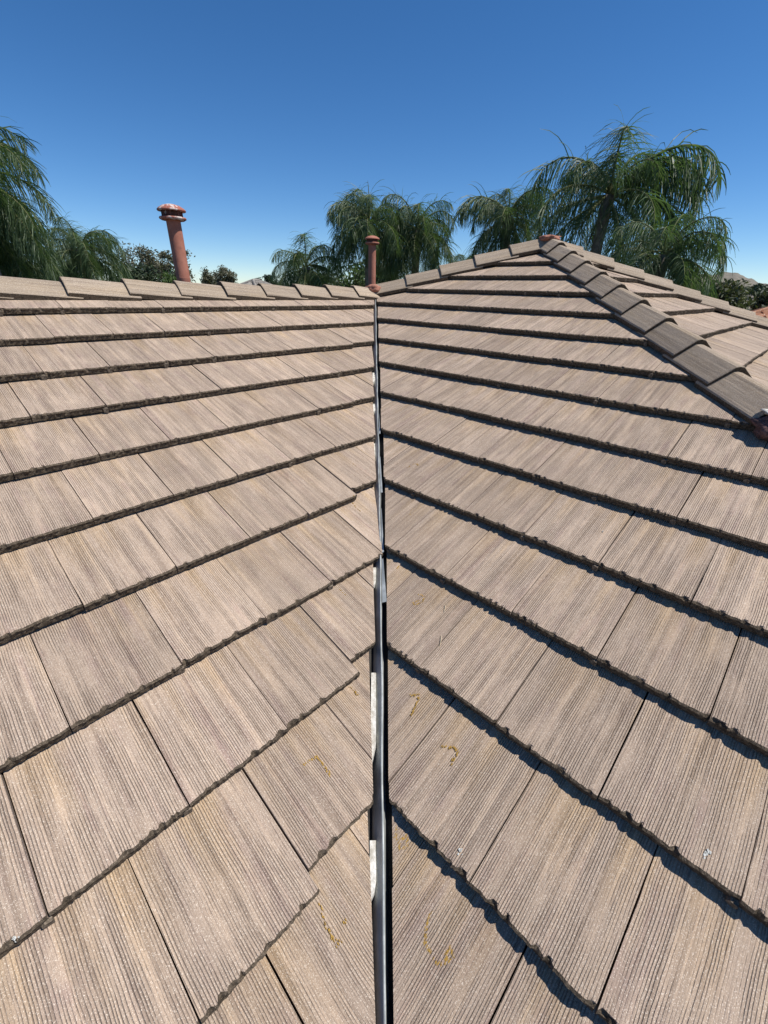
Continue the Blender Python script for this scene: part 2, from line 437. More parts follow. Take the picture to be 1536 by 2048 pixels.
# slope right of the valley
RIGHT = [(-6, .205), (0, .187), (3.6, .187), (5, .145), (6.7, .10), (10, .04)]
def right_edge(k):
    for (a, va), (b, vb) in zip(RIGHT, RIGHT[1:]):
        if k <= b: return va + (vb-va)*(k-a)/(b-a)
    return .04
OFFR = .2155
for k in range(-5, 14):
    kk = k + OFFR; s = kk*EXPO
    ph = -.134 if k % 2 == 0 else -.576
    jit = random.Random(k*7+3).uniform(-.012, .012)
    a0, a1 = (right_edge(kk)+jit)*U, (right_edge(kk+1)+jit)*U
    p0 = (-(kk*U - a0), s); p1 = (-((kk+1)*U - a1), s+EXPO)     # u = -y ; x - y = edge
    d = (p1[0]-p0[0], p1[1]-p0[1]); nrm = (-d[1], d[0])
    cuts = [(p0, nrm)]
    if kk*U > RIDGE_Y - .5*U:
        cuts.append(((-RIDGE_Y, RIDGE_Y/CT), (-1, CT)))         # x + y < HIPS
    if k > 5:
        cuts.append(((0, (HIPC-.02)/CT), (1, CT)))              # x - y < HIPC
    n0 = int((-11)/.9083)
    for j in range(n0, 22):
        u = (ph + (j+.5)*.9083)*U
        lay(SB, deckB, s, u, cuts, 5000+k*97+j)
# slope between the hips
for k in range(1, 14):
    kk = k + OFFR + .06; s = kk*EXPO
    ph = .2 if k % 2 == 0 else .65
    cuts = [((HIPC+.02, HIPC/CT), (-1, CT)),                    # x - y > HIPC, y = s*CT - HIPC
            ((HIPS+HIPC, 0), (1, CT)),                          # x + y < HIPS
            ((2*HIP_END_X, 0), (-1, -CT))]                      # above the hidden valley
    for j in range(-4, 30):
        u = (ph + (j+.5)*.9083)*U
        lay(SC_, deckC, s, u, cuts, 9000+k*97+j)
shown.sort(key=lambda t: -t[0])
for area, me, mw, dk in shown[:300]:
    o = bpy.data.objects.new('roof_tile', me); o.matrix_world = mw; link(o, dk)
for area, me, mw, dk in shown[300:]:
    spare.setdefault(dk, []).append((me, mw))
print('TILES shown', len(shown), 'spare', sum(len(x) for x in spare.values()))
for dk, lst in spare.items():
    bm = bmesh.new()
    inv = None
    base = (SA if dk == deckA else SB if dk == deckB else SC_).mat(0, 0)
    inv = base.inverted()
    for me, mw in lst:
        nv, nf = len(bm.verts), len(bm.faces)
        bm.from_mesh(me); bm.verts.ensure_lookup_table()
        X = inv @ mw
        for v_ in list(bm.verts)[nv:]: v_.co = X @ v_.co
    me = bpy.data.meshes.new('outlying_tiles'); bm.to_mesh(me); bm.free()
    for m in TMATS: me.materials.append(m)
    o = bpy.data.objects.new('outlying_tiles', me); o.matrix_world = base; link(o, dk); tag(o, kind='stuff')

# ---- ridge and hip caps
def cap_mesh(seed, length=0.435, hw=0.124, rise=0.088):
    rnd = random.Random(seed)
    prof = [(-hw, -0.004), (-hw+0.004, 0.004), (-0.070, rise*0.52), (-0.022, rise*0.96), (0, rise), (0.022, rise*0.96), (0.070, rise*0.52), (hw-0.004, 0.004), (hw, -0.004)]
    t = 0.028
    inner = [(a*0.93, b-t) for a, b in prof]
    xs = [0.0, 0.006, 0.06, 0.18, 0.30, length]
    vs_, fs, mi = [], [], []
    m = len(prof)
    for q, x in enumerate(xs):
        for (a, b) in prof:
            jx = (rnd.uniform(-.002, .002) if q < 2 else 0); jz = rnd.uniform(-.0012, .0012) - (0.004 if q == 0 else 0)
            vs_.append((x + jx, a, b + jz))
    for x in (0.004, length):
        for (a, b) in inner: vs_.append((x, a, b))
    for q in range(len(xs)-1):
        for i in range(m-1):
            fs.append((q*m+i, (q+1)*m+i, (q+1)*m+i+1, q*m+i+1)); mi.append(0)
    b0 = len(xs)*m; b1 = b0 + m
    for i in range(m-1):
        fs.append((i, i+1, b0+i+1, b0+i)); mi.append(1)
        fs.append((b0+i, b0+i+1, b1+i+1, b1+i)); mi.append(1)
    for i in (0, m-1):
        ring = [q*m+i for q in range(len(xs))]
        fs.append(tuple([b0+i] + ring + [b1+i]) if i else tuple(([b0+i] + ring + [b1+i])[::-1])); mi.append(1)
    me = bpy.data.meshes.new('ridge_cap'); me.from_pydata(vs_, [], fs); me.update()
    bm = bmesh.new(); bm.from_mesh(me); bmesh.ops.recalc_face_normals(bm, faces=bm.faces); bm.to_mesh(me); bm.free()
    me.materials.append(M['cap']); me.materials.append(M['nose'])
    for p, i in zip(me.polygons, mi): p.material_index = i
    return me
CAPS = [cap_mesh(i+50) for i in range(6)]
def cap_run(part_name, start, direction, n, spacing, seed, label, first=0.0, lift=0.0, extra=None):
    """caps laid from the low end: each nose faces -direction; x of the cap runs along direction"""
    d = Vector(direction).normalized()
    side = Vector((0, 0, 1)).cross(d).normalized(); nrm = d.cross(side)
    board = mesh_obj(part_name, *tube([Vector(start) - nrm*0.02, Vector(start) + d*(n*spacing) - nrm*0.02], [0.028, 0.028], 6), M['felt'], house)
    tag(board, label)
    r = random.Random(seed)
    R = Matrix((d, side, nrm)).transposed().to_4x4()
    for i in range(n):
        p = Vector(start) + d*(first + i*spacing + r.uniform(-.004, .004)) + nrm*(lift + r.uniform(-.002, .003))
        o = bpy.data.objects.new('ridge_cap', CAPS[r.randrange(6)])
        o.matrix_world = Matrix.Translation(p) @ R @ Matrix.Rotation(r.uniform(-.012, .012), 4, 'Z') @ Matrix.Rotation(r.uniform(-.015, .015), 4, 'X') @ Matrix.Rotation(math.atan(0.027/spacing), 4, 'Y')
        link(o, board)
    return board
RZ = PITCH*RIDGE_Y
CAPSP = 1.095*U
# level ridge: noses to the left
n = 13
cap_run('ridge', (8.72*U - (n-1)*CAPSP, RIDGE_Y, RZ - 0.022), (1, 0, 0), n, CAPSP, 11, 'level ridge of overlapping caps', lift=0.004)
# rising hip behind
dh = Vector((1, -1, PITCH)).normalized()
L = (APEX - Vector((9.8*U, 9.8*U, RZ))).length
sp = L/5.0
cap_run('hip', Vector((9.72*U, 9.88*U, RZ-0.014)), dh, 5, sp, 12, 'hip rising from the valley top to the peak', lift=0.004)
# near hip, coming down towards the viewer
dn = Vector((1, 1, PITCH)).normalized()
hex_ = HIP_END_X + .26*U
hend = Vector((hex_, hex_ - HIPC, PITCH*hex_))
L = (APEX - hend).length
nn = 10; sp = L/nn
cap_run('hip', hend + Vector((0, 0, -0.012)), dn, nn, sp, 13, 'near hip coming down to the right', lift=0.004)
# hip running down to the right
dr = Vector((-1, 1, PITCH)).normalized()
nn = 11
cap_run('hip', APEX - dr*(nn*CAPSP*1.0) + Vector((0, 0, -0.012)), dr, nn, CAPSP, 14, 'hip falling away behind on the right', lift=0.004)

def blob(name, c, r, mat, parent, seed, sub=3, amp=0.35, sq=(1, 1, 1)):
    bm = bmesh.new(); bmesh.ops.create_icosphere(bm, subdivisions=sub, radius=1.0)
    for v_ in bm.verts:
        d = 1 + amp*noise.noise(v_.co*1.7 + Vector((seed, 0, 0))) + amp*.5*noise.noise(v_.co*5 + Vector((0, seed, 0)))
        v_.co = Vector((v_.co.x*sq[0], v_.co.y*sq[1], v_.co.z*sq[2]))*d*r
    me = bpy.data.meshes.new(name); bm.to_mesh(me); bm.free(); me.materials.append(mat)
    me.polygons.foreach_set('use_smooth', [True]*len(me.polygons))
    o = bpy.data.objects.new(name, me); o.matrix_world = Matrix.Translation(c); link(o, parent)
    return o
tag(blob('mortar', Vector((9.60*U, 9.72*U, RZ+0.045)), 0.075, M['mortar_red'], house, 3.1, sq=(1.2, 1.0, .55)), 'red mortar where the level ridge meets the hip')
tag(blob('mortar', APEX + Vector((-.02, .0, 0.045)), 0.11, M['mortar_red'], house, 5.7, sq=(1.0, 1.0, .28)), 'red mortar on the peak')
tag(blob('mortar', hend + Vector((-.085, .0, -0.025)), 0.075, M['mortar_dark'], house, 8.3, amp=.5, sq=(1.0, 1.0, .7)), 'dark mortar at the foot of the near hip')
tag(blob('filler', hend + Vector((-.055, .030, 0.030)), 0.040, M['white'], house, 2.3, amp=.6, sq=(1.3, 1.0, .35)), 'white filler at the foot of the near hip')

# ---- the valley metal
def valley_strip(name, prof, mat, parent, k0=-5.0, k1=9.78, steps=60, wob=0.0, seed=1, hoff=0.0):
    vs_, fs = [], []
    lat = Vector((1, -1, 0)).normalized(); m = len(prof)
    for i in range(steps+1):
        k = k0 + (k1-k0)*i/steps
        c = rib(k)*U/2
        base = Vector((k*U + c, k*U - c, PITCH*k*U))
        for j, (a, h) in enumerate(prof):
            w_ = wob*noise.noise(Vector((k*1.7+seed, h*40, seed)))*max(0.0, (h+0.07)/0.07)
            vs_.append(base + lat*(a + w_) + Vector((0, 0, h + hoff + wob*.4*noise.noise(Vector((k*2.3, seed, 7))))))
    for i in range(steps):
        for j in range(m-1):
            fs.append((i*m+j, i*m+j+1, (i+1)*m+j+1, (i+1)*m+j))
    return mesh_obj(name, vs_, fs, mat, parent, smooth=False)
FLP = [(-0.20, -0.020), (-0.10, -0.048), (-0.030, -0.062), (-0.027, -0.050), (-0.017, -0.026), (-0.0038, -0.004), (-0.0032, -0.0005), (-0.0012, 0.0015), (0.0016, 0.0015), (0.0032, -0.0008), (0.0030, -0.006), (0.013, -0.062), (0.016, -0.066), (0.10, -0.048), (0.20, -0.020)]
fl = valley_strip('valley_flashing', FLP,
                  M['metal'], house, wob=0.004, seed=2, steps=90, hoff=-0.012, k0=2.9)
lower = valley_strip('valley_flashing', FLP, M['metal'], house, wob=0.004, seed=2, steps=90, hoff=-0.015, k1=3.15)
tag(lower, 'lower length of the metal valley, lapped under the upper one')
tag(fl, 'upper length of galvanised metal valley with a raised centre rib')
# loose folded flaps of flashing between rib and right tiles
def flap(k0, k1, a, b, h0, h1, seed):
    vs_, fs = [], []
    lat = Vector((1, -1, 0)).normalized(); N = 10
    for i in range(N+1):
        k = k0 + (k1-k0)*i/N; c = rib(k)*U/2
        base = Vector((k*U+c, k*U-c, PITCH*k*U))
        taper = 0.35 + 0.65*(1-i/N)
        for off in (0, -0.0015):
            vs_.append(base + lat*a + Vector((0, 0, h0+off)))
            vs_.append(base + lat*(a+(b-a)*taper) + Vector((0, 0, h1+off+.002*noise.noise(Vector((k*6, seed, 0))))))
    for i in range(N):
        p = i*4; q = p+4
        fs += [(p, p+1, q+1, q), (p+2, q+2, q+3, p+3), (p+1, p+3, q+3, q+1), (p, q, q+2, p+2)]
    fs += [(0, 2, 3, 1), (N*4, N*4+1, N*4+3, N*4+2)]
    return mesh_obj('flashing_flap', vs_, fs, M['metal'], fl)
flap(1.55, 2.02, 0.006, 0.024, -0.012, -0.006, 1)
flap(2.1, 2.7, 0.006, 0.016, -0.012, -0.008, 2)
flap(2.95, 3.6, 0.006, 0.017, -0.010, -0.008, 3)
flap(4.1, 4.6, 0.006, 0.015, -0.012, -0.008, 4)
# white filler along the left edge, showing where the tiles stop short
def filler(k0, k1, a, b, h, seed):
    vs_, fs = [], []
    lat = Vector((1, -1, 0)).normalized(); N = max(6, int((k1-k0)*14))
    for i in range(N+1):
        k = k0 + (k1-k0)*i/N; c = rib(k)*U/2
        base = Vector((k*U+c, k*U-c, PITCH*k*U))
        e = .0022*noise.noise(Vector((k*9, seed, 0))); h = -T_NOSE*(k-math.floor(k)) - .001
        tp = min(1.0, i/(N*.22)); e = e if 0 < i < N else 0
        for (q, hh) in ((a, h-.02), (a, h), (a+(b-a)*tp+e, h+e*.6), (a+(b-a)*tp+e, h-.02)):
            vs_.append(base + lat*q + Vector((0, 0, hh)))
    for i in range(N):
        for j in range(3):
            fs.append((i*4+j, i*4+j+1, i*4+5+j, i*4+4+j))
    fs += [(0, 1, 2, 3)[::-1], (N*4, N*4+1, N*4+2, N*4+3)]
    return mesh_obj('filler_strip', vs_, fs, M['white'], fl)
filler(-0.28, -0.01, -.036, -.0190, 0, 0)
filler(0.33, 0.985, -.036, -.0190, 0, 1)
filler(1.75, 1.985, -.036, -.0190, 0, 2)
filler(3.55, 3.985, -.036, -.0190, 0, 3)
filler(4.7, 4.985, -.032, -.0130, 0, 4)
filler(5.55, 5.985, -.032, -.0130, 0, 5)

# ---- crayon marks, droppings
def inv_on(sl, px, py, h=0.0):
    d = rt*((px-768)/FPX) + up*((1024-py)/FPX) + fw
    t = (sl.at(0, 0, h) - CAMP).dot(sl.N)/d.dot(sl.N)
    p = CAMP + d*t - sl.O
    return p.dot(sl.U), p.dot(sl.S)
def tile_h(sl, s, u=None):
    kk = (s/EXPO - (0 if sl is SA else OFFR)); fr = kk - math.floor(kk)
    if sl is SA and u is not None:
        r_ = math.floor(kk)
        sh = {0: (-.5, .14), 1: (.8, .16), 3: (2.6, .12)}.get(r_)
        if sh and u/U > sh[0]: fr = max(0, fr - sh[1])
    return -T_NOSE*fr
def crayon(sl, dk, strokes, seed, dens=1.0):
    """strokes in slope coordinates (u, s) metres; broken dabs on the ribs of the tile"""
    r = random.Random(seed); vs_, fs = [], []
    for (pts, wdt) in strokes:
        for (a, b) in zip(pts, pts[1:]):
            L = math.hypot(b[0]-a[0], b[1]-a[1]); n = max(2, int(L/0.0026))
            for i in range(n):
                if r.random() > 0.8*dens: continue
                t = (i+r.random())/n
                u_ = a[0]+(b[0]-a[0])*t + r.gauss(0, wdt*.45); s_ = a[1]+(b[1]-a[1])*t + r.gauss(0, wdt*.45)
                h = tile_h(sl, s_, u_) + 0.0026
                m = r.randint(5, 7); w1 = r.uniform(.0006, .0017); w2 = r.uniform(.002, .0055); i0 = len(vs_)
                ring = []
                for q in range(m):
                    an = 2*math.pi*q/m
                    ring.append((u_ + w1*math.cos(an)*r.uniform(.7, 1.2), s_ + w2*math.sin(an)*r.uniform(.7, 1.2)))
                for (x, y) in ring: vs_.append(sl.at(x, y, h + T_NOSE*0.0))
                for (x, y) in ring: vs_.append(sl.at(x, y, h - 0.0035))
                fs.append(tuple(range(i0, i0+m)))
                for q in range(m):
                    q2 = (q+1) % m; fs.append((i0+q, i0+m+q, i0+m+q2, i0+q2))
    return mesh_obj('crayon_mark', vs_, fs, M['crayon'], dk)
def px_strokes(sl, strokes, w=0.004):
    out = []
    for st in strokes:
        # the tile face lies below the plane of the noses: two passes find its height
        q = []
        for (x, y) in st:
            u_, s_ = inv_on(sl, x, y); u_, s_ = inv_on(sl, x, y, tile_h(sl, s_, u_)); q.append((u_, s_))
        out.append((q, w))
    return out
marks = [
    (SA, deckA, [[(605, 1531), (620, 1523), (632, 1512), (648, 1532), (661, 1552)]], 1.0),
    (SA, deckA, [[(640, 1808), (650, 1850), (668, 1882), (674, 1893)], [(686, 1842), (696, 1842)], [(670, 1880), (682, 1886)]], .8),
    (SA, deckA, [[(700, 1375), (716, 1390)]], .6),
    (SA, deckA, [[(700, 1000), (720, 1022)]], .5), (SA, deckA, [[(672, 1172), (690, 1190)]], .4),
    (SA, deckA, [[(705, 925), (714, 935)]], .5),
    (SB, deckB, [[(820, 1390), (838, 1390), (836, 1405), (822, 1430)]], 1.0),
    (SB, deckB, [[(886, 1492), (910, 1496), (916, 1508), (905, 1522), (900, 1532)]], 1.0),
    (SB, deckB, [[(794, 1652), (792, 1672), (800, 1698), (815, 1692), (814, 1672), (802, 1680)]], 1.2),
    (SB, deckB, [[(862, 1826), (852, 1852), (850, 1880), (860, 1910), (876, 1928), (890, 1925), (900, 1890), (905, 1918), (893, 1920)]], 1.1),
    (SB, deckB, [[(835, 1188), (848, 1192), (846, 1204), (830, 1210), (824, 1206), (838, 1200)]], .6),
    (SB, deckB, [[(815, 935), (832, 925), (836, 932)], [(818, 1032), (826, 1012), (832, 1008)]], .45),
    (SB, deckB, [[(792, 1138), (800, 1130)]], .5),
]
for i, (sl, dk, st, dens) in enumerate(marks):
    crayon(sl, dk, px_strokes(sl, st), 30+i, dens)
def dropping(sl, dk, px, py, size, seed):
    r = random.Random(seed); vs_, fs = [], []
    u_, s_ = inv_on(sl, px, py); u_, s_ = inv_on(sl, px, py, tile_h(sl, s_))
    for q in range(9):
        du, dsx = r.gauss(0, size*.4), r.gauss(0, size*.5); rad = size*r.uniform(.15, .4); i0 = len(vs_); m = 8
        ring = [(u_+du+rad*.6*math.cos(2*math.pi*a/m)*r.uniform(.7, 1.3), s_+dsx+rad*math.sin(2*math.pi*a/m)*r.uniform(.7, 1.3)) for a in range(m)]
        h = tile_h(sl, s_)
        for (x, y) in ring: vs_.append(sl.at(x, y, h+.003))
        for (x, y) in ring: vs_.append(sl.at(x, y, h-.003))
        fs.append(tuple(range(i0, i0+m)))
        for a in range(m): a2 = (a+1) % m; fs.append((i0+a, i0+m+a, i0+m+a2, i0+a2))
    mesh_obj('bird_dropping', vs_, fs, M['dropping'], dk)
dropping(SB, deckB, 1412, 1708, .011, 1); dropping(SB, deckB, 921, 1702, .008, 2); dropping(SA, deckA, 30, 1878, .007, 3); dropping(SB, deckB, 1205, 1062, .004, 4)
def twig(px, py, qx, qy, label):
    a = inv_on(SB, px, py); b = inv_on(SB, qx, qy)
    A = SB.at(a[0], a[1], tile_h(SB, a[1])+.0022); B = SB.at(b[0], b[1], tile_h(SB, b[1])+.0022)
    Mi = (A+B)/2 + SB.N*.002 + SB.U*.003
    o = mesh_obj('dry_straw', *tube([A, Mi, B], [.0013, .0015, .0007], 6), M['straw'])
    tag(o, label, 'straw', 'bits of straw on the right slope')
twig(881, 1267, 878, 1292, 'thin pale straw lying on the right roof slope at a tile joint')
twig(888, 1202, 886, 1216, 'tiny pale straw lying higher on the right roof slope beside a yellow mark')

# ------------------------------------------------------------------ vent pipes
def vent(loc, top, rp, label, worn, seed):
    root = empty('vent_pipe', loc); tag(root, label, 'vent pipe')
    H = top - loc.z
    T = Matrix.Translation(loc)
    f_ = rp/0.065
    capz = H - 0.125*f_
    v, f = lathe([(rp, -0.05), (rp, capz*.5), (rp*1.006, capz*.5+.002), (rp, capz*.5+.004), (rp, capz+0.02)], 32); o = mesh_obj('pipe', v, f, M['vent'], root, T, True)
    v, f = lathe([(rp*2.6, -0.02), (rp*2.3, 0.01), (rp*1.5, 0.02), (rp*1.12, 0.12), (rp*1.01, 0.15)], 32); mesh_obj('base_flashing', v, f, M['vent'], root, T, True)
    z = capz
    v, f = lathe([(rp*.98, z-.004), (rp*1.55, z-.006), (rp*1.85, z+.004), (rp*1.88, z+.012), (rp*1.80, z+.018), (rp*1.5, z+.016), (rp*1.05, z+.022)], 32)
    mesh_obj('collar', v, f, M['vent_cap_worn'] if worn else M['vent'], root, T, True)
    v, f = lathe([(rp*1.05, z+.015), (rp*1.28, z+.024*f_), (rp*1.34, z+.05*f_), (rp*1.36, z+.078*f_), (rp*1.30, z+.082*f_)], 32)
    mesh_obj('band', v, f, M['vent_dark'], root, T, True)
    for i in range(8):
        a = 2*math.pi*(i+.3)/8; c, s_ = math.cos(a), math.sin(a)
        R0 = T @ Matrix.Rotation(a, 4, 'Z')
        v, f = box(rp*1.3, rp*1.45, -.008, .008, z+.016*f_, z+.08*f_)
        mesh_obj('rib', v, f, M['vent_dark'], root, R0)
    v, f = lathe([(rp*1.2, z+.070*f_), (rp*1.92, z+.066*f_), (rp*1.98, z+.072*f_), (rp*1.96, z+.080*f_), (rp*1.7, z+.094*f_), (rp*1.2, z+.112*f_), (rp*.6, z+.122*f_), (0.0005, z+.125*f_)], 36)
    mesh_obj('cap', v, f, M['vent_cap_worn'] if worn else M['vent'], root, T, True)
    return root
def back_z(x, y):   # height of the hidden back slopes
    return min(RZ - PITCH*(y-RIDGE_Y), 99) if x < y else PITCH*(HIPS - y) - .0
p = polar(66.45, 7.2, 4.75); vent(Vector((p.x, p.y, RZ - PITCH*(p.y-RIDGE_Y) - .08)), p.z, .058, 'tall terracotta vent pipe with a peeling white cap behind the ridge', True, 1)
p = polar(45.35, 5.35, 6.0); vent(Vector((p.x, p.y, PITCH*(HIPS-p.y) - .08)), p.z, .045, 'smaller terracotta vent pipe in front of the middle palms at the valley top', False, 2)

# ------------------------------------------------------------------ ground and hills
def ground_mat():
    k = NB('dry_ground'); v = k.coord(); n1 = k.noise(v, .05, 5, .6); n2 = k.noise(v, 1.2, 5, .65)
    col = k.mix(k.ramp(n1, .35, .65), (0.10, 0.115, 0.055), (0.23, 0.19, 0.12)); col = k.mix(k.math('MULTIPLY', k.ramp(n2, .4, .7), .5), col, (0.07, 0.085, 0.04))
    k.bump(k.math('MULTIPLY', n2, .05), 1, 1); return k.done(col, .95, .1)
M['ground'] = ground_mat()
tag(mesh_obj('ground', [(-2500, -2500, GZ), (2500, -2500, GZ), (2500, 2500, GZ), (-2500, 2500, GZ)], [(0, 1, 2, 3)], M['ground']), kind='structure')
M['hill'] = rough_mat('dry_hillside', (0.14, 0.13, 0.105), (0.21, 0.185, 0.15), .05, 0.4, (0.09, 0.10, 0.07))
def hill(az, dist, wdeg, elev, seed, mat, depth=120):
    vs_, fs = [], []; N, Mj = 60, 14
    for i in range(N+1):
        t = i/N; a = az + (t-.5)*wdeg
        hgt = max(0.0, math.sin(math.pi*t))**.8*(1 + .25*noise.noise(Vector((t*6, seed, 0))) + .1*noise.noise(Vector((t*22, seed, 1))))
        top = polar(a, elev, dist).z - GZ
        for j in range(Mj+1):
            w_ = j/Mj; d = dist + (w_-.5)*depth*2
            p_ = polar(a, 0, d); z = GZ - .5 + top*hgt*math.sin(math.pi*w_)**1.2*(1+.06*noise.noise(Vector((t*30, w_*8, seed))))
            vs_.append((p_.x, p_.y, z))
    for i in range(N):
        for j in range(Mj): b = i*(Mj+1)+j; fs.append((b, b+Mj+1, b+Mj+2, b+1))
    return tag(mesh_obj('hill', vs_, fs, mat, smooth=True), kind='structure')
hill(9.5, 1400, 14, 2.0, 1.0, M['hill'], 260)
wooded = hill(0.5, 330, 18, 1.35, 4.0, M['hill'], 90)

# ------------------------------------------------------------------ foliage
def leaf_mat(name, a, b, rough=.45, spec=.45, trans=.25, scale=.8):
    k = NB(name); r = k.rand(); geo = k.n('ShaderNodeNewGeometry')
    n1 = k.noise(k.coord(), scale, 3, .6)
    f = k.math('ADD', k.math('MULTIPLY', geo.outputs['Random Per Island'], .7), k.math('MULTIPLY', n1, .4))
    col = k.mix(k.ramp(f, .15, .95, 0, 1, False), a, b)
    k.done(col, rough, spec)
    tr = k.n('ShaderNodeBsdfTranslucent'); k.put(tr.inputs[0], k.mix(1.0, col, (1.3, 1.5, .7), 'MULTIPLY'))
    mx = k.n('ShaderNodeMixShader'); mx.inputs[0].default_value = trans
    k.t.links.new(k.b.outputs[0], mx.inputs[1]); k.t.links.new(tr.outputs[0], mx.inputs[2]); k.t.links.new(mx.outputs[0], k.out.inputs[0])
    return k.m
M['palm'] = leaf_mat('palm_leaflets', (0.042, 0.078, 0.040), (0.125, 0.175, 0.080), .5, .38, .34)
M['rachis'] = rough_mat('palm_stalk', (0.10, 0.12, 0.05), (0.17, 0.17, 0.08), 20, .002)
M['trunk'] = rough_mat('palm_trunk', (0.13, 0.115, 0.095), (0.24, 0.21, 0.18), 8, .01)
M['bark'] = rough_mat('bark', (0.10, 0.08, 0.065), (0.20, 0.165, 0.135), 14, .01)
M['gum'] = leaf_mat('grey_green_leaves', (0.075, 0.080, 0.052), (0.16, 0.15, 0.10), .6, .3, .2)
M['shrub'] = leaf_mat('bright_shrub_leaves', (0.045, 0.08, 0.025), (0.11, 0.16, 0.05), .5, .35, .25)
M['dark'] = leaf_mat('dark_tree_leaves', (0.022, 0.036, 0.018), (0.055, 0.075, 0.034), .55, .3, .15)
M['olive'] = leaf_mat('olive_tree_leaves', (0.045, 0.055, 0.028), (0.105, 0.115, 0.055), .55, .3, .2)

def frond_mesh(seed, el0, droop, length, dens=1.0):
    r = random.Random(seed); NS = 26
    pts = [Vector((0, 0, 0))]; tans = []
    sway = r.uniform(-.35, .35)
    for i in range(NS):
        t = (i+.5)/NS
        e = math.radians(el0 - droop*t**1.9); az = sway*t*t
        T = Vector((math.cos(e)*math.cos(az), math.cos(e)*math.sin(az), math.sin(e)))
        tans.append(T); pts.append(pts[-1] + T*length/NS)
    vs_, fs = tube(pts, [.026*(1-i/NS)**.7 + .004 for i in range(NS+1)], 5); mi = [1]*len(fs)
    n = int(140*length/3.6*dens)
    Lm = .90
    for i in range(n):
        t = .13 + .87*(i+r.random())/n
        q = min(NS-1, int(t*NS)); B = pts[q] + tans[q]*(t*NS-q)*length/NS; T = tans[q]
        prof = min(1.0, .45+2.6*(t-.13))*(1.0 if t < .6 else 1.0 - .62*((t-.6)/.4)**1.5)
        for sgn in (-1, 1):
            S = Vector((0, 0, 1)).cross(T)
            S = (S.normalized() if S.length > .05 else Vector((0, 1, 0)))*sgn
            upv = T.cross(S)*(-sgn) if False else S.cross(T)*sgn
            ang = max(-1.2, min(1.1, r.gauss(.2, .62)))
            d = (S*math.cos(ang) + upv*math.sin(ang)*1.0 + T*r.uniform(.35, .75)).normalized()
            ln = Lm*prof*r.uniform(.8, 1.25)*(length/3.6)**.4; segs = 4
            p = B.copy(); w0 = .0088*r.uniform(.8, 1.2)
            g = r.uniform(.20, .58)
            i0 = len(vs_)
            tw = r.uniform(-.7, .7)
            for k_ in range(segs+1):
                wd = w0*(1 - .12*k_) if k_ < segs else .002
                side = d.cross(Vector((math.sin(tw), math.cos(tw), .4))).normalized()
                vs_.append(p - side*wd); vs_.append(p + side*wd)
                d = (d + Vector((0, 0, -g))).normalized()
                p = p + d*ln/segs
            for k_ in range(segs):
                b = i0+2*k_; fs.append((b, b+1, b+3, b+2)); mi.append(0)
    me = bpy.data.meshes.new('frond'); me.from_pydata([tuple(v_) for v_ in vs_], [], fs)
    me.materials.append(M['palm']); me.materials.append(M['rachis'])
    me.polygons.foreach_set('material_index', mi); me.update()
    return me
FR = {}
for cls, (el, dr_) in enumerate([(70, 120), (60, 135), (50, 135), (36, 126), (18, 108), (-4, 82), (-28, 56), (-52, 32)]):
    FR[cls] = [frond_mesh(cls*10+q, el+q*4-4, dr_+q*9-6, 2.0, 1.0) for q in range(4)]
spear = frond_mesh(777, 89, 12, 1.3, .05)
def palm(az, el, dist, scale, label, seed, n=24, group='queen palms beyond the roof', custom=None, spears=0, low=True, skirt=0):
    heart = polar(az, el, dist); r = random.Random(seed); scale *= 1.7
    root = empty('palm_tree', (heart.x, heart.y, GZ)); tag(root, label, 'palm', group)
    H = heart.z - GZ
    pts = [(0.12*math.sin(t*2.2+seed)*t*(1-t)*2, .1*math.cos(seed)*t*(1-t)*2, H*t) for t in [i/14 for i in range(15)]]
    rad = [.16 - .03*i/14 + (.05 if i == 0 else 0) + (.02 if i > 12 else 0) for i in range(15)]
    v, f = tube([(a, b, c) for a, b, c in pts], rad, 12); mesh_obj('trunk', v, f, M['trunk'], root, Matrix.Translation((heart.x, heart.y, GZ)), True)
    def add(cls, a, s_, roll=0.0):
        o = bpy.data.objects.new('frond', r.choice(FR[cls]))
        o.matrix_world = Matrix.Translation(heart + Vector((0, 0, r.uniform(-.12, .08)))) @ Matrix.Rotation(a, 4, 'Z') @ Matrix.Scale(s_, 4)
        link(o, root)
    order = [0, 1, 1, 2, 2, 2, 3, 3, 3, 4, 4, 4, 5, 5, 5, 6, 6, 6, 7, 7]
    a = seed*1.3
    for i in range(n):
        cls = order[int(i*len(order)/n)]
        a += 2.39996 + r.uniform(-.3, .3)
        add(cls, a, scale*r.uniform(.82, 1.08))
    for i in range(skirt):
        add(5 + i % 3, a + i*2.39996 + r.uniform(-.4, .4), scale*r.uniform(.85, 1.12))
    for (cls, rel, s_) in (custom or []):
        add(cls, math.radians(az - 90 + rel), s_*1.5)      # rel: 0 = to the viewer's right, 180 = to the left
    for i in range(spears):
        o = bpy.data.objects.new('frond', spear); o.matrix_world = Matrix.Translation(heart) @ Matrix.Rotation(r.uniform(0, 6), 4, 'Z') @ Matrix.Rotation(r.uniform(-.1, .1), 4, 'X') @ Matrix.Scale(scale, 4); link(o, root)
    return root
palm(20.8, 8.8, 14.5, .64, 'tallest palm, behind the roof peak, with fronds arching wide to both sides', 1, 18, skirt=6, custom=[(2, 3, 1.0), (2, 12, .9), (2, 176, .85), (3, 0, .85), (4, 3, .9), (5, 2, .85)])
palm(30.4, 7.2, 16.0, .46, 'dense drooping palm just left of the roof peak, beside the tallest palm', 2, 22, skirt=9, custom=[(2, 178, .68), (3, 190, .62)])
palm(14.6, 3.6, 12.5, .44, 'lower palm at the right, its fronds hanging over the falling hip', 3, 20, skirt=10, custom=[(2, 2, .52)])
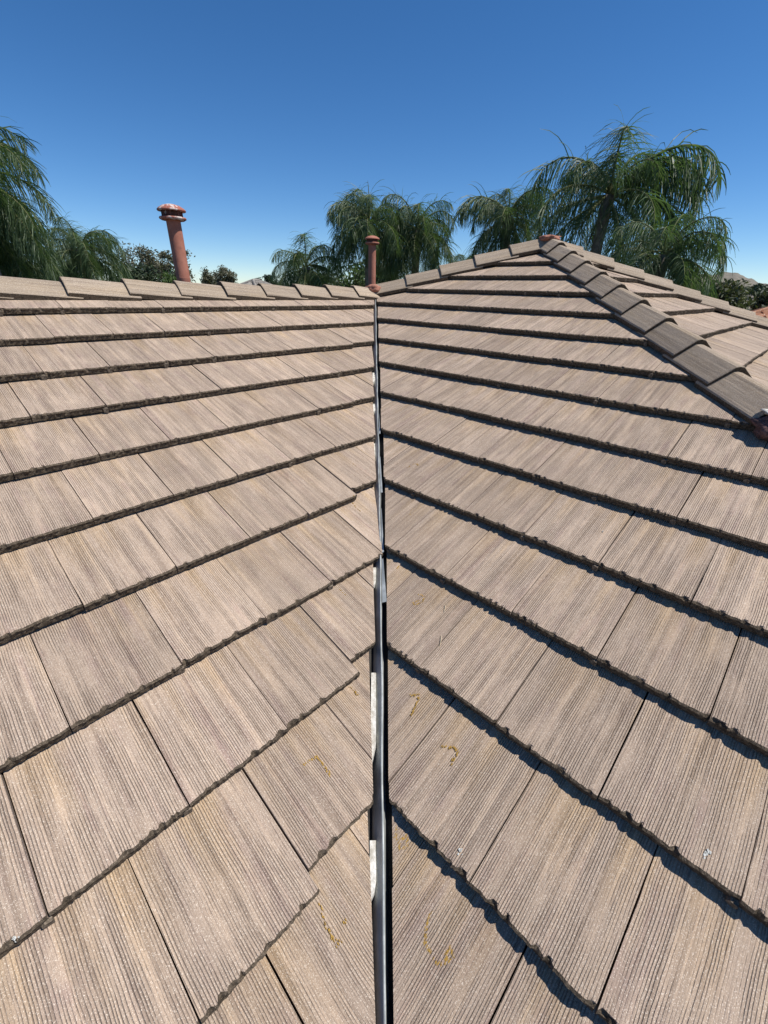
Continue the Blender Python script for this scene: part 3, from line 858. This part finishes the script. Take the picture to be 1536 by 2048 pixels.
palm(45.7, 6.6, 16.5, .50, 'left one of the two middle palms, behind the smaller vent pipe', 4, 25, skirt=14, spears=1, custom=[(1, 150, .55), (2, 180, .55)])
palm(40.3, 6.0, 17.0, .50, 'right one of the two middle palms, between the smaller vent pipe and the roof peak', 5, 25, skirt=14)
palm(53.0, 2.1, 17.0, .46, 'low palm with thin hanging fronds left of the middle palms', 6, 18, skirt=8)
palm(34.7, 2.9, 42.0, .50, 'small far palm in the gap between the middle palms and the palms at the peak', 7, 14, spears=0)
palm(82.8, 8.0, 10.5, .40, 'big dark palm cut off by the left edge of the picture', 8, 28, skirt=12)
palm(75.4, 2.8, 16.0, .38, 'low rounded palm left of the tall vent pipe', 9, 26, skirt=14)
palm(82.4, 3.4, 11.5, .38, 'low palm filling the corner under the big left palm', 10, 30, skirt=16)

def leafy_tree(name, az, el, dist, width, label, cat, seed, mat, leaves=2600, leaf=.16, trunk_r=.16, sparse=.5, group=None, shape=(1, 1, 1.0), base=.35):
    r = random.Random(seed); top = polar(az, el, dist); H = top.z - GZ; loc = Vector((top.x, top.y, GZ))
    root = empty(name, loc); tag(root, label, cat, group); T = Matrix.Translation(loc)
    tv, tf = [], []
    def limb(a, b, ra, rb):
        mid = (a+b)/2 + Vector((r.uniform(-.08, .08), r.uniform(-.08, .08), r.uniform(-.02, .06)))*(b-a).length
        v, f = tube([a, mid, b], [ra, (ra+rb)/2, rb], 6); o = len(tv); tv.extend(v); tf.extend([tuple(i+o for i in q) for q in f])
    tips = []
    def grow(p, d, ln, rad, lev):
        q = p + d*ln; limb(p, q, rad, rad*.66)
        if lev == 0: tips.append(q); return
        for _ in range(r.randint(2, 4)):
            e = Vector((r.gauss(0, 1), r.gauss(0, 1), r.gauss(.35, .6))).normalized()
            grow(q, (d*.75 + e*.85).normalized(), ln*r.uniform(.55, .8), rad*.6, lev-1)
        if lev < 3: tips.append(q)
    grow(Vector((0, 0, -.1)), Vector((r.uniform(-.06, .06), r.uniform(-.06, .06), 1)).normalized(), H*base, trunk_r, 3)
    # fit the limbs into the tree's own height and width
    zmax = max(t.z for t in tips)*1.04; xm = max(max(abs(t.x), abs(t.y)) for t in tips)
    fx = width/2/xm*.9; fz = H/zmax
    fit = lambda p_: Vector((p_[0]*fx if p_[2] > H*.1 else p_[0], p_[1]*fx if p_[2] > H*.1 else p_[1], p_[2]*fz))
    mesh_obj('trunk', [fit(v_) for v_ in tv], tf, M['bark'], root, T, True)
    tips = [fit(t) for t in tips]
    vs_, fs = [], []
    cl = [(t, r.uniform(.5, 1.1)*width*.13*(1+sparse*.2)) for t in tips]
    for i in range(leaves):
        t, cr = r.choice(cl)
        d = Vector((r.gauss(0, 1), r.gauss(0, 1), r.gauss(0, .75))); p = t + d*cr*.6
        if p.z > H*1.02: continue
        n1 = Vector((r.gauss(0, 1), r.gauss(0, 1), r.gauss(.4, 1))).normalized(); a = n1.orthogonal().normalized(); b = n1.cross(a)
        an = r.uniform(0, 6.28); a, b = a*math.cos(an)+b*math.sin(an), b*math.cos(an)-a*math.sin(an)
        l1, l2 = leaf*r.uniform(.6, 1.3), leaf*r.uniform(.22, .45); k_ = len(vs_)
        vs_ += [p - a*l1, p + b*l2, p + a*l1, p - b*l2]; fs.append((k_, k_+1, k_+2, k_+3))
    mesh_obj('crown', vs_, fs, mat, root, T)
    return root
G = 'wispy trees far beyond the ridge'
leafy_tree('tree', 70.9, 3.6, 48, 3.6, 'half bare thin tree nearest the low left palm, far behind the ridge', 'tree', 1, M['gum'], 700, .14, .14, group=G)
leafy_tree('tree', 69.0, 3.5, 50, 3.8, 'first leafy grey-green tree left of the tall vent pipe', 'tree', 2, M['gum'], 2600, .17, group=G)
leafy_tree('tree', 67.6, 3.0, 52, 3.2, 'second leafy grey-green tree close against the tall vent pipe', 'tree', 3, M['gum'], 2200, .17, group=G)
leafy_tree('tree', 66.3, 3.3, 50, 2.6, 'narrow tree right behind the tall vent pipe', 'tree', 4, M['gum'], 1400, .16, group=G)
leafy_tree('tree', 64.0, 1.7, 56, 2.8, 'low tree just right of the tall vent pipe', 'tree', 5, M['gum'], 1800, .16, group=G)
leafy_tree('tree', 62.6, 1.9, 58, 2.6, 'spiky small tree, second to the right of the tall vent pipe', 'tree', 6, M['gum'], 1700, .15, group=G)
leafy_tree('tree', 61.2, 1.6, 58, 3.0, 'sloping small tree, third to the right of the tall vent pipe', 'tree', 7, M['gum'], 1900, .16, group=G)
leafy_tree('tree', 57.9, 1.15, 70, 2.6, 'dark round treetop just above the ridge, in the sky gap', 'tree', 8, M['dark'], 2400, .18)
leafy_tree('tree', 56.7, 1.1, 74, 2.4, 'second dark treetop in the sky gap, beside the low palm', 'tree', 9, M['dark'], 2000, .18)
leafy_tree('shrub', 66.9, 1.2, 20, 2.2, 'bright green shrub peeking over the ridge left of the tall vent pipe', 'shrub', 10, M['shrub'], 2600, .09, .05, base=.25)
leafy_tree('tree', 50.3, 3.0, 22, 4.8, 'dense bush-like tree between the low palm and the smaller vent pipe', 'tree', 11, M['shrub'], 5200, .11, .1, base=.28)
leafy_tree('tree', 9.3, 1.2, 20, 3.2, 'olive green leafy tree at the right, beyond the falling hip', 'tree', 12, M['olive'], 5200, .10, .1, base=.28)
leafy_tree('tree', 6.3, 0.55, 30, 3.6, 'dark green tree behind the red tiled neighbour roof at the right edge', 'tree', 13, M['dark'], 5000, .13, .1, base=.28)
leafy_tree('tree', 43.8, 2.6, 24, 5.0, 'dark leafy tree filling in behind the two middle palms', 'tree', 14, M['dark'], 5200, .13, .1, base=.28)
leafy_tree('tree', 72.5, 1.6, 26, 4.0, 'shaded green tree behind the low rounded palm on the left', 'tree', 15, M['dark'], 4600, .13, .1, base=.28)

leafy_tree('tree', 79.5, 2.0, 26, 5.0, 'shaded green tree behind the palms in the left corner', 'tree', 16, M['dark'], 5200, .14, .1, base=.28)

# woods on the near hill: one mass
def woods():
    r = random.Random(3); vs_, fs = [], []
    mew = wooded.data
    for i in range(420):
        p = mew.polygons[r.randrange(len(mew.polygons))].center
        c = Vector(p); R = r.uniform(1.6, 3.6)
        for j in range(46):
            d = Vector((r.gauss(0, 1), r.gauss(0, 1), abs(r.gauss(0, 1)))).normalized()*R*r.uniform(.7, 1.05); q = c + Vector((0, 0, R*.4)) + d
            n1 = (d.normalized() + Vector((r.gauss(0, .5), r.gauss(0, .5), r.gauss(0, .5)))).normalized(); a = n1.orthogonal().normalized(); b = n1.cross(a); s_ = r.uniform(.4, .9); k_ = len(vs_)
            vs_ += [q-a*s_, q+b*s_*.8, q+a*s_, q-b*s_*.8]; fs.append((k_, k_+1, k_+2, k_+3))
    tag(mesh_obj('hillside_woods', vs_, fs, M['dark']), 'dark woods covering the near hill at the right edge', 'woods', kind='stuff')
woods()

# ------------------------------------------------------------------ neighbours' houses
M['red_tile'] = rough_mat('terracotta_roof_tile', (0.36, 0.17, 0.10), (0.50, 0.29, 0.19), 3, .01, (0.55, 0.42, 0.32))
M['grey_tile'] = rough_mat('grey_roof_tile', (0.22, 0.20, 0.18), (0.30, 0.28, 0.25), 3, .01)
def neighbour(name, loc, rz, w, d, eave, ridge, mat, label):
    root = empty(name, loc, rz); tag(root, label, 'house'); T = root.matrix_world.copy()
    v, f = box(-w/2, w/2, -d/2, d/2, 0, eave); mesh_obj('wall', v, f, M['stucco'], root, T)
    ov = .5; hw, hd = w/2+ov, d/2+ov; rl = max(.3, hw-hd)
    A = [Vector((-hw, -hd, eave)), Vector((hw, -hd, eave)), Vector((hw, hd, eave)), Vector((-hw, hd, eave)), Vector((-rl, 0, ridge)), Vector((rl, 0, ridge))]
    roof = mesh_obj('roof', A, [(0, 1, 5, 4), (1, 2, 5), (2, 3, 4, 5), (3, 0, 4), (3, 2, 1, 0)], mat, root, T)
    # rows of barrel tiles on each face, one joined field
    vs_, fs = [], []
    for tri in ((0, 1, 5, 4), (1, 2, 5), (2, 3, 4, 5), (3, 0, 4)):
        e0, e1 = A[tri[0]], A[tri[1]]; t1 = A[tri[2]]; t0 = A[tri[3]] if len(tri) == 4 else A[tri[2]]
        nrm = (e1-e0).cross(t1-e0).normalized()
        rows = 14
        for i in range(rows):
            a, b = i/rows, (i+1.12)/rows
            l0, l1 = e0.lerp(t0, a), e1.lerp(t1, a); m0, m1 = e0.lerp(t0, min(1, b)), e1.lerp(t1, min(1, b))
            n = max(1, int((l1-l0).length/.26))
            for j in range(n):
                p0, p1 = l0.lerp(l1, j/n), l0.lerp(l1, (j+.82)/n); c = (p0+p1)/2
                q0, q1 = m0.lerp(m1, j/n), m0.lerp(m1, (j+.82)/n); cc = (q0+q1)/2
                k_ = len(vs_)
                vs_ += [p0+nrm*.02, c+nrm*.11, p1+nrm*.02, q0+nrm*.005, cc+nrm*.07, q1+nrm*.005]
                fs += [(k_, k_+1, k_+4, k_+3), (k_+1, k_+2, k_+5, k_+4), (k_, k_+2, k_+1)]
    o = mesh_obj('tile_rows', vs_, fs, mat, root, T); tag(o, kind='stuff')
    for a, b in ((A[4], A[5]), (A[0], A[4]), (A[1], A[5]), (A[2], A[5]), (A[3], A[4])):
        v, f = tube([a+Vector((0, 0, .06)), b+Vector((0, 0, .06))], [.1, .1], 8); mesh_obj('ridge', v, f, mat, root, T)
    for k_ in range(3):
        x = -w/2 + w*(k_+.5)/3
        wn = mesh_obj('window', *box(x-.6, x+.6, -d/2-.04, -d/2-.003, .9, 2.1), M['white'], root, T)
        mesh_obj('pane', *box(x-.52, x+.52, -d/2-.05, -d/2-.041, .98, 2.02), M['felt'], wn, T)
    return root
p = polar(-1.0, 0, 27); neighbour('neighbour_house', (p.x, p.y, GZ), math.radians(95), 12, 9, 2.5, 4.62, M['red_tile'], 'neighbour house with a weathered red tile roof at the right edge')
p = polar(58.8, 0, 38); neighbour('neighbour_house', (p.x, p.y, GZ), math.radians(20), 9, 8.5, 2.6, 4.95, M['grey_tile'], 'far house whose grey roof tip just clears the ridge in the sky gap')
